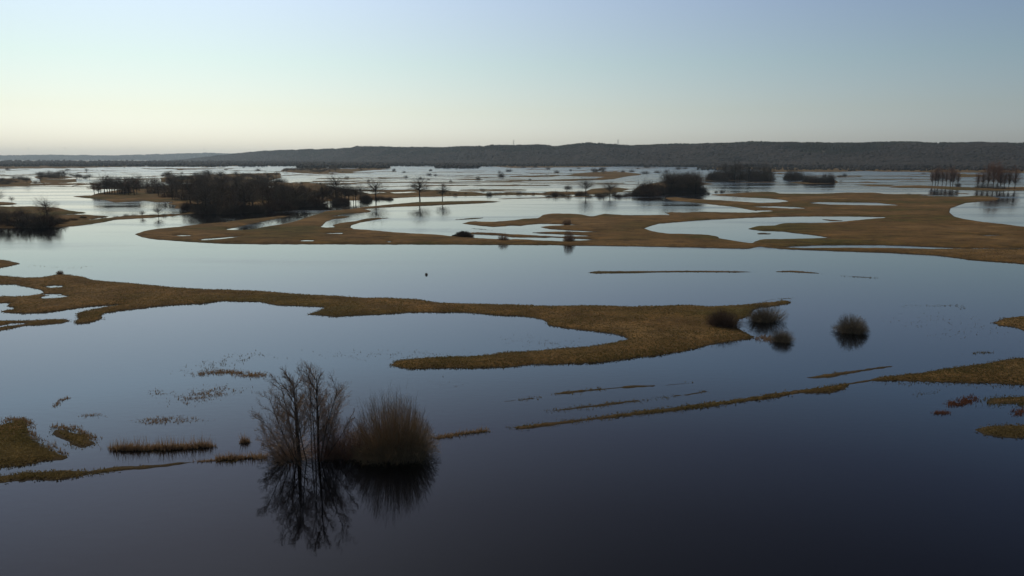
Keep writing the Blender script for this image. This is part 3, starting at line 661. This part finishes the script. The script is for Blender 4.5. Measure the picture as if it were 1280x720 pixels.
def inpoly(px, py, P):
    ins = False; n = len(P)
    for i in range(n):
        a, b = P[i], P[(i + 1) % n]
        if (a[1] > py) != (b[1] > py) and px < (b[0] - a[0]) * (py - a[1]) / (b[1] - a[1]) + a[0]: ins = not ins
    return ins
# the big wood
WP = [(150, 243), (160, 236), (200, 232), (260, 230), (335, 229), (345, 240), (395, 245), (440, 249), (400, 257), (350, 262), (300, 266), (245, 266), (218, 253), (180, 247)]
n = 0
while n < 118:
    x = random.uniform(150, 445); y = random.uniform(228, 268)
    if not inpoly(x, y, WP): continue
    top = np.interp(x, [150, 200, 250, 300, 345, 380, 400, 445], [222, 217, 217, 218, 222, 230, 233, 238])
    hpx = min(y - top, 21.0 * ppm(y)) * random.uniform(.72, 1.02)
    v = random.choice(tv + [tv[0], pv_[0]]) if random.random() < .75 else random.choice(sv)
    if v in sv: tree(x, y, hpx * .8, 'low dark shrub growing inside the big leafless wood left of centre', v, 'shrubs of the big wood', kind='bare_shrub', cat='shrub', unit=6.5, sxy=1.2)
    else: tree(x, y, hpx, 'bare dark tree packed inside the big leafless wood left of centre', v, 'trees of the big wood', sxy=1.05)
    n += 1
for x, y, h in ((118, 242, 16), (123, 243, 18), (131, 243, 26), (137, 243, 22), (144, 243, 21), (150, 243.5, 20), (156, 244, 20), (161, 244, 21), (168, 244, 24), (126, 242, 17), (147, 242, 20), (134, 242, 22), (140, 242, 24), (153, 242.5, 22), (164, 243, 22), (158, 242, 23), (171, 243, 22)):
    tree(x, y, h, 'slender straight tree with high crown at the left end of the big wood', random.choice(pv_ + tv + rv), 'slender trees at the wood edge', sxy=1.15)
for x, y, h, lab in ((470, 251, 29, 'bare spreading tree between the big wood and the lone oaks'), (525, 250.5, 31, 'large round crowned bare tree standing at the water left of picture centre'),
                     (553, 251, 22, 'smaller bare tree just right of the large round crowned one'), (421, 252, 35, 'tall tree with dark top at the right end of the big wood'),
                     (404, 253, 27, 'bare tree just left of the tall dark topped one at the wood end'), (436, 251, 20, 'small bare tree at the far right end of the big wood'),
                     (732.5, 244, 24, 'flat topped thin tree above the low shrubs right of centre'), (762, 245, 21, 'bare tree over the brown thicket right of centre'),
                     (59, 277, 31, 'round crowned bare tree on the left bank'), (-3, 256, 20, 'dark tree cut by the left frame edge'), (15, 254, 9, 'small thin tree on the left bank behind'),
                     (742, 217.5, 9, 'left one of two far trees on the brown strip right of centre'), (754, 218, 9, 'right one of two far trees on the brown strip right of centre'),
                     (198, 271, 15, 'tall thin shrub tree on the causeway left of the marsh'), (178, 271, 9, 'small shrub tree on the causeway left of the marsh')):
    tree(x, y, h, lab, tv[int(x) % 4], sxy=1.15 if h > 20 and x != 732.5 else 1.05)
for x, y, h, w, lab in ((628, 221, 8.5, 12, 'dark bush in far water at picture centre'), (598, 224.5, 6, 9, 'low bush at the end of a brown islet, centre left'), (695.5, 216, 6, 8, 'dark far bush right of picture centre'),
                  (544, 219.5, 4, 5, 'tiny bush beyond the lone bare oaks'), (611, 244, 7, 10, 'left of two little shrubs on the strip below centre horizon'), (620, 243, 5, 7, 'right of two little shrubs on the strip below centre horizon'),
                  (569, 244.5, 5, 7, 'little shrub on the strip right of the lone trees'), (710, 235, 6, 12, 'oval bush in the flood left of the flat topped tree'), (694, 245, 9, 13, 'dark shrub leading the row of shrubs right of centre'),
                  (703, 244.5, 6, 9, 'low shrub second in the row right of centre'), (724, 244, 8, 14, 'wide dark shrub under the flat topped tree'), (650, 242.5, 4, 10, 'tiny shrub on the brown strip at centre'),
                  (752, 246, 9, 15, 'brown thicket left of the dark clump'), (772, 246, 9, 15, 'brown thicket touching the dark clump'), (806, 217, 5, 15, 'flat dark bush beyond the dark clump'), (822, 216, 5, 10, 'small flat bush right of another beyond the clump'),
                  (885, 242.5, 5, 6, 'leftmost of three tiny bushes in water behind the marsh'), (895, 240.5, 4, 5, 'middle one of three tiny bushes in water behind the marsh'), (902.5, 240.5, 5, 6, 'rightmost of three tiny bushes in water behind the marsh'),
                  (959, 240.5, 2.5, 5, 'tiny bush on the upper edge of the marsh'), (1056, 220.5, 6.5, 7, 'small blue grey bush in far water at right'), (774, 277, 3.5, 6, 'tiny dark bush on the marsh right of centre'),
                  (1136, 244, 4, 6, 'small shrub in shallow water before the right hand trees'), (1157, 245, 3, 5, 'tiny shrub close to the right hand trees on the shore'),
                  (452, 213, 4, 6, 'tiny bush at the end of the far copse'), (493, 213, 4, 6, 'tiny round bush in the far water left of centre'), (538, 213.5, 4, 6, 'tiny far bush beside the hazy copse')):
    tree(x, y, h, lab, sv[int(x) % 5], kind='bare_shrub', cat='shrub', unit=7.4, sxy=w / h * .78)
for x, y, h in FARBUSH:
    tree(x, y, h, 'tiny bush on one of the thin grass bars in the far flood', random.choice(sv + tv[:1]), 'tiny bushes on the far grass bars', kind='bare_shrub', cat='shrub', unit=7.4, sxy=random.uniform(.9, 1.6))
# left bank thicket
for i, (x, y, h, w) in enumerate(((4, 281, 12, 20), (18, 283, 13, 22), (30, 284, 14, 22), (44, 285, 15, 22), (56, 284, 17, 24), (68, 282, 13, 20), (80, 279, 8, 14), (-12, 284, 16, 26), (92, 277, 6, 12), (40, 276, 9, 18), (22, 272, 8, 18), (104, 274, 5, 10))):
    tree(x, y, h, 'dark leafless bush crowding the bank at the left edge', dv[i % 3], 'bushes on the left bank', kind='bare_shrub', cat='shrub', unit=6.2, sxy=w / h * .78)
for i, (x, y, h, w) in enumerate(((118, 275, 4, 10), (130, 273.5, 4, 10), (145, 272, 4, 9), (158, 270.5, 5, 10), (168, 270, 4, 9), (190, 270.5, 5, 12), (205, 270, 5, 10), (216, 269, 4, 10), (228, 267, 6, 12))):
    tree(x, y, h, 'low shrub in the row along the narrow causeway at left', sv[i % 5], 'shrubs on the causeway', kind='bare_shrub', cat='shrub', unit=7.4, sxy=w / h * .78)
for x0, x1, y0, y1, nn, hp, gl, lb in ((206, 351, 221.5, 229, 52, 11, 'trees of the copse behind the big wood', 'grey bare tree in the copse just behind the big wood'),
                                   (46, 82, 220, 223, 14, 10, 'trees of the far left copse', 'hazy tree in the square far copse above the left water'),
                                   (-20, 37, 225, 231, 18, 9, 'trees of the grey copse at the left edge', 'hazy tree in the grey copse touching the left edge'),
                                   (93, 112, 222, 227, 7, 7, 'small far trees left of the big wood', 'small hazy tree on the strip left of the big wood'),
                                   (352, 425, 212, 216, 24, 6.5, 'trees of the far dark belt', 'tree in the dark belt beyond the right end of the big wood')):
    for i in range(nn):
        tree(x0 + (x1 - x0) * (i + random.random()) / nn, random.uniform(y0, y1), hp * random.uniform(.55, 1.08), lb, random.choice(tv + sv[:2]), gl, sxy=1.8)
for i in range(9):
    tree(-8 + i * 9 + random.uniform(-3, 3), random.uniform(280, 284), random.uniform(15, 25), 'bare tree rising from the dark bushes on the left bank', random.choice(tv), 'trees of the left bank group', sxy=1.1)
for i in range(15):
    tree(383 + i * 4.9 + random.uniform(-2, 2), random.uniform(249.5, 254), random.uniform(13, 25), 'bare tree in the loose tail of the big wood towards the lone oaks', random.choice(tv), 'trees at the loose tail of the big wood', sxy=1.0)
for i in range(16):
    tree(683 + i * 7.5 + random.uniform(-3, 3), random.uniform(243.5, 246), random.uniform(3.5, 8), 'shrub in the ragged row on the strip leading to the dark clump', random.choice(sv), 'shrubs on the strip before the dark clump', kind='bare_shrub', cat='shrub', unit=6.5, sxy=random.uniform(.9, 1.7))
for i in range(12):
    tree(560 + i * 11 + random.uniform(-4, 4), random.uniform(241.8, 243.6), random.uniform(2, 5), 'tiny shrub on the thin grass strip right of the lone oaks', random.choice(sv), 'tiny shrubs on the thin strip', kind='bare_shrub', cat='shrub', unit=6.5, sxy=random.uniform(.9, 1.6))
for i in range(14):
    tree(640 + i * 17 + random.uniform(-6, 6), random.uniform(209.5, 216), random.uniform(2.5, 5), 'tiny far bush scattered below the ridge right of centre', random.choice(sv), 'tiny far bushes below the ridge', kind='bare_shrub', cat='shrub', unit=6.5, sxy=random.uniform(1, 1.8))
# front of the wood and its right tail
for i in range(34):
    x = random.uniform(225, 460); y = np.interp(x, [225, 260, 300, 350, 400, 460], [261, 267, 267, 263, 257, 250.5]) + random.uniform(-2, 1)
    tree(x, y, random.uniform(8, 15) * (1 if x < 400 else .7), 'dense shrub at the water edge of the big wood', dv[i % 3], 'shrubs along the front of the big wood', kind='bare_shrub', cat='shrub', unit=6.0, sxy=1.3)
for i in range(13):
    x = 455 + i * 3 + random.uniform(-1, 1); tree(x, 248.5 + random.random() * 1.5, random.uniform(2.5, 6), 'low reddish brush between the wood and the lone oaks', sv[i % 5], 'brush by the lone oaks', kind='bare_shrub', cat='shrub', unit=6.5, sxy=1.2)
# dark clumps right of centre
for i, (x, y, h, w) in enumerate(((800, 243, 16, 18), (808, 243, 20, 16), (817, 243, 19, 16), (825, 242, 16, 14), (812, 244, 12, 24), (795, 244, 9, 14))):
    tree(x, y, h, 'dark bush in the left half of the dark clump right of centre', dv[i % 3], 'bushes of the dark clump', kind='bare_shrub', cat='shrub', unit=6.2, sxy=w / h * .78)
for i in range(20):
    x = 833 + i * 2.15; y = 238 + 3 * random.random()
    tree(x, y, (y - 211.5) * random.uniform(.62, 1.05), 'bare dark tree in the block of trees right of centre', random.choice(tv), 'trees of the dark clump', sxy=1.0)
for i in range(10):
    tree(834 + i * 4.6, 240.5, random.uniform(8, 14), 'shrub at the foot of the block of trees right of centre', dv[i % 3], 'undergrowth of the dark clump', kind='bare_shrub', cat='shrub', unit=6.0, sxy=1.2)
for i in range(26):
    x = 889 + i * 2.95; y = 224 + 2 * random.random()
    tree(x, y, (y - 209) * random.uniform(.6, 1.05), 'low tree in the long dark copse standing in far water', random.choice(dv + tv), 'trees of the long copse', sxy=1.0, unit=6.5)
for i, (x, y, h, w) in enumerate(((985, 224, 12, 12), (992, 225, 15, 14), (999, 224, 12, 12), (1010, 228, 12, 14), (1018, 229, 11, 12), (1026, 229, 12, 12), (1034, 229, 14, 12), (1039, 229, 14, 9))):
    tree(x, y, h, 'bush on the small wooded islet right of the long copse', dv[i % 3], 'bushes of the islet', kind='bare_shrub', cat='shrub', unit=6.2, sxy=w / h * .78)
# right hand groups
for i, (x, y, h) in enumerate(((1165, 232, 22), (1169, 232.3, 25), (1172, 232.3, 24), (1177.5, 232.3, 24), (1182.5, 232.3, 23), (1188, 233, 26), (1191, 233, 25), (1197, 232.5, 20))):
    tree(x, y, h, 'tall bare reddish tree in the left group near the right edge', rv[i % 3], 'trees of the left group at right', sxy=.8, unit=10.3)
for i, (x, y, h) in enumerate(((1222, 234.5, 22), (1228, 235, 24), (1235, 235, 33), (1241, 235.5, 37), (1247, 235.5, 33), (1250, 236, 28), (1255, 236, 29), (1261, 236, 27), (1268, 236, 30), (1289, 236, 26))):
    tree(x, y, h, 'tall bare reddish tree in the right group near the right edge', rv[i % 3], 'trees of the right group at right', sxy=.8, unit=10.3)
for i, (x, y, h, w) in enumerate(((1197, 232.5, 8, 9), (1229, 235.5, 11, 12), (1237, 236, 12, 10), (1245, 236.5, 10, 10), (1222, 235, 8, 8), (1253, 236.5, 8, 10))):
    tree(x, y, h, 'bush at the foot of the bare trees near the right edge', sv[i % 5], 'bushes under the right hand trees', kind='bare_shrub', cat='shrub', unit=7.4, sxy=w / h * .78)
# small marks on the marsh
b1 = bush_meshes(91, 5, 5.5, 2200, M['dark_twig'], .05, spread=.5); b2 = bush_meshes(92, 5, 6, 700, M['twig'], .03, spread=.4)
for x, y, h, w, v, lab in ((580, 296.5, 9, 20, b1, 'dense dark rounded bush on the river bank below the lagoon'), (570, 296.5, 4, 10, b1, 'flat little bush leaning on the dense dark one'), (629, 302, 11, 14, b2, 'thin see through bush on the river bank'),
                           (711, 303, 17, 14, b2, 'thin wispy shrub among the water fingers'), (533, 343.5, 3, 3.5, b2, 'tiny clump alone in the middle of the river'), (75, 342, 4.5, 8, b2, 'dark tuft on the upper edge of the left spit'), (709, 281, 8, 12, b2, 'pale wispy shrub on the marsh above the water fingers')):
    tree(x, y, h, lab, v, kind='bare_shrub', cat='shrub', unit=6, sxy=w / h * .75)

# ------------------------------------------------------------------ grass tufts and reeds
def blades(P, H, W, r, k=4, lean=.35):
    n = len(P); P = np.repeat(P, k, 0); H = np.repeat(H, k) * (.6 + .6 * r.random(n * k)); W = np.repeat(W, k)
    P = P + np.concatenate([r.standard_normal((n * k, 2)) * W[:, None] * 1.2, np.zeros((n * k, 1))], 1)
    tip = P + np.stack([lean * H * r.standard_normal(n * k), lean * H * r.standard_normal(n * k), H], -1)
    a = r.random(n * k) * 3.14; s = np.stack([np.cos(a), np.sin(a), 0 * a], -1) * W[:, None]
    V = np.stack([P - s, P + s, tip], 1).reshape(-1, 3)
    return V, np.arange(n * k * 3).reshape(-1, 3)
flat = (HGT > .14) & (PY > 312) & (PX > -60) & (PX < 1340)
ii = np.flatnonzero(flat.ravel()); r = np.random.default_rng(5)
gd = G.reshape(-1, 3)
prob = (1 / np.clip(HGT.ravel()[ii] * 3, .8, 1.5)); prob /= prob.sum()
pick = r.choice(ii, 52000, p=prob)
P = gd[pick] + np.concatenate([r.standard_normal((len(pick), 2)) * .4, np.full((len(pick), 1), -.05)], 1)
Hh = (.10 + .14 * r.random(len(pick))) * (1 + .6 * fbm(P[:, 0] * .15, P[:, 1] * .15, 8, 3)); Wd = np.full(len(pick), .07)
V, Fc = blades(P, Hh, Wd, r)
tag(link(bpy.data.objects.new('dry_grass', mesh_np('dry_grass', V, Fc, M['tuft']))), 'dry straw coloured grass tufts covering the marsh banks', 'grass', kind='stuff')

# half drowned grass that frays the edges of the banks
edge = (D > -.45) & (D < .5) & (PY > 325) & (PX > -60) & (PX < 1340) & (fbm(gx * .06, gy * .06, 77, 3) + .5 * value_noise(gx * .5, gy * .5, 78) > .05)
ie = np.flatnonzero(edge.ravel()); re_ = np.random.default_rng(15); pe = re_.choice(ie, 5000)
Pe = gd[pe].copy(); Pe[:, :2] += re_.standard_normal((len(pe), 2)) * .3; Pe[:, 2] = np.maximum(Pe[:, 2], 0) - .08
Ve, Fe = blades(Pe, .12 + .16 * re_.random(len(pe)), np.full(len(pe), .05), re_, 3, .3)
tag(link(bpy.data.objects.new('drowned_grass', mesh_np('drowned_grass', Ve, Fe, M['tuft']))), 'half drowned grass fraying the waterline of the marsh banks', 'grass', kind='stuff')
def reeds(name, line, spread, n, hgt, mat, label, cat='reeds', w=.035, clump=.0, seed=1, lean=.18):
    """reeds scattered round a polyline given in photo pixels; spread = (px, px)"""
    r = np.random.default_rng(seed); p = tr(line); m = len(p) - 1
    t = r.random(n) * m; i = np.minimum(t.astype(int), m - 1); f = (t - i)[:, None]
    q = p[i] * (1 - f) + p[i + 1] * f
    q = q + r.standard_normal((n, 2)) * np.array(spread)
    ok = fbm(q[:, 0] / 7 + seed, q[:, 1] / 2.2, seed, 3) > clump - .3; q = q[ok]
    g = ground(q[:, 0], q[:, 1]); g[:, 2] = -.1
    hq = hgt * (.25 + .35 * r.random(len(g)) + .9 * (r.random(len(g)) > .8) * r.random(len(g)))
    V, Fc = blades(g, hq, np.full(len(g), w), r, 4, lean)
    tag(link(bpy.data.objects.new(name, mesh_np(name, V, Fc, M[mat]))), label, cat, kind='stuff')
reeds('reed_bed', "R9 545,240 700,240 850,236 1025,224", (5, .9), 1300, 1.5, 'reed', 'brown reed bed in the water left of the tall willow', seed=2, w=.03)
reeds('reed_bed', "R9 1055,290 1150,284 1290,277", (3, .8), 700, .9, 'reed', 'reed strip reaching the foot of the tall willow from the left', seed=3)
reeds('reed_bed', "R9 950,300 1010,296 1060,292", (3, .5), 260, .4, 'reed', 'thin grass tips closing the gap in the bank left of the willow', seed=40)
reeds('reed_bed', "R9 1170,205 1200,203", (2.4, .6), 110, 1.2, 'reed', 'small reed tuft between the reed bed and the willow', seed=4)
reeds('reed_bed', "R10 670,325 720,320 770,310 855,300", (3, .7), 500, .7, 'reed', 'reed strip running right from the round willow bush', seed=5)
reeds('reed_bed', "R5 950,535 1050,525 1130,522 R5 1200,540 1280,540", (7, 1.6), 2600, .4, 'reed', 'rust brown reed patch above and left of the tall willow', seed=6)
reeds('reed_bed', "R5 890,520 1050,495 1100,465 1280,445", (12, 3), 1400, .3, 'tuft', 'sparse dark grass specks above the rust brown reeds', clump=.25, seed=7)
reeds('reed_bed', "R5 890,670 960,640 1040,625 1110,600", (13, 2.8), 2800, .3, 'reed', 'faint straw patch in the water left of the willow top', clump=.12, seed=8)
reeds('reed_bed', "R5 760,620 800,625", (9, 2.6), 600, .25, 'reed', 'very faint straw patch beside the left water', clump=.2, seed=9)
reeds('reed_bed', "R5 260,695 290,665 330,650", (1.6, .9), 200, .45, 'reed', 'small slanting reed clump in the left water', seed=10)
reeds('reed_bed', "R9 420,75 460,72", (8, 1.8), 600, .25, 'reed', 'thin patch of straw above the pointed islet at left', clump=.15, seed=11)
reeds('reed_bed', "R9 710,105 800,95 930,100", (11, 2.2), 1500, .3, 'reed', 'thin straw patch above the brown reed bed', clump=.1, seed=12)
reeds('reed_bed', "R9 260,130 370,135 460,190", (4, 1.6), 500, .5, 'reed', 'pale reeds fringing the pointed islet at left', seed=13)
reeds('reed_bed', "R9 20,100 100,95 140,110 160,180 320,270", (4, 1.8), 900, .5, 'reed', 'pale reeds fringing the bank at the lower left edge', seed=14)
reeds('reed_bed', "R6 350,440 560,440 800,445 1000,435", (30, 4), 2200, .22, 'tuft', 'scattered dark grass specks left of the spit below the lagoon', clump=.3, seed=15)
reeds('reed_bed', "R7 0,350 200,400 420,385", (16, 3.6), 1500, .22, 'tuft', 'dark grass specks in the lagoon inside the spit', clump=.2, seed=16)
reeds('reed_bed', "R8 700,203 870,203 960,200 985,220", (3, .7), 260, .35, 'tuft', 'dark line of flooded grass in open water at right', seed=17)
reeds('reed_bed', "R8 720,260 900,280 1060,295 950,355", (26, 5), 2200, .22, 'tuft', 'scattered flooded grass specks right of the round bush', clump=.22, seed=18)
reeds('reed_bed', "R8 0,360 60,365", (5, 1.8), 500, .6, 'reed', 'rusty reeds at the tip of the spit', seed=19)
reeds('reed_bed', "R8 400,58 500,64 570,70", (3, .6), 160, .4, 'tuft', 'thin dark grass line in the river at right', seed=20)
reeds('reed_bed', "R8 990,440 1060,430 1120,430", (3, .8), 220, .4, 'tuft', 'short dark grass streak near the right bank', seed=21)
reeds('red_plants', "R12 920,290 980,285 1035,265", (4, 2.2), 1500, .45, 'redweed', 'reddish marsh plants in the shallow water at lower right', 'marsh plants', seed=22)
reeds('red_plants', "R12 850,335 910,333", (3, 1), 380, .4, 'redweed', 'small flat patch of reddish plants left of the larger one', 'marsh plants', seed=23)
reeds('red_plants', "R12 1225,335 1330,325", (4, 2), 500, .5, 'redweed', 'reddish plants at the right edge', 'marsh plants', seed=24)
reeds('reed_bed', "R12 1095,285 1200,275 1330,300", (6, 2.8), 1700, .4, 'tuft', 'flooded olive grass between the two right hand banks', clump=.02, seed=25)
reeds('reed_bed', "R12 740,240 860,235", (8, 2), 260, .25, 'tuft', 'faint drowned grass below the long bank at right', clump=.15, seed=26)
reeds('reed_bed', "R12 600,190 850,190 1280,210", (9, 1.6), 700, .3, 'tuft', 'grass fringe under the long bank at right', clump=.05, seed=27)
reeds('reed_bed', "R1 150,665 330,680 430,672", (4, .5), 220, .3, 'tuft', 'thin dark flood line off the left bank', seed=28)
reeds('reed_bed', "R6 860,560 1050,625", (10, 2), 160, .25, 'tuft', 'few dark specks in water right of the willow', clump=.2, seed=29)
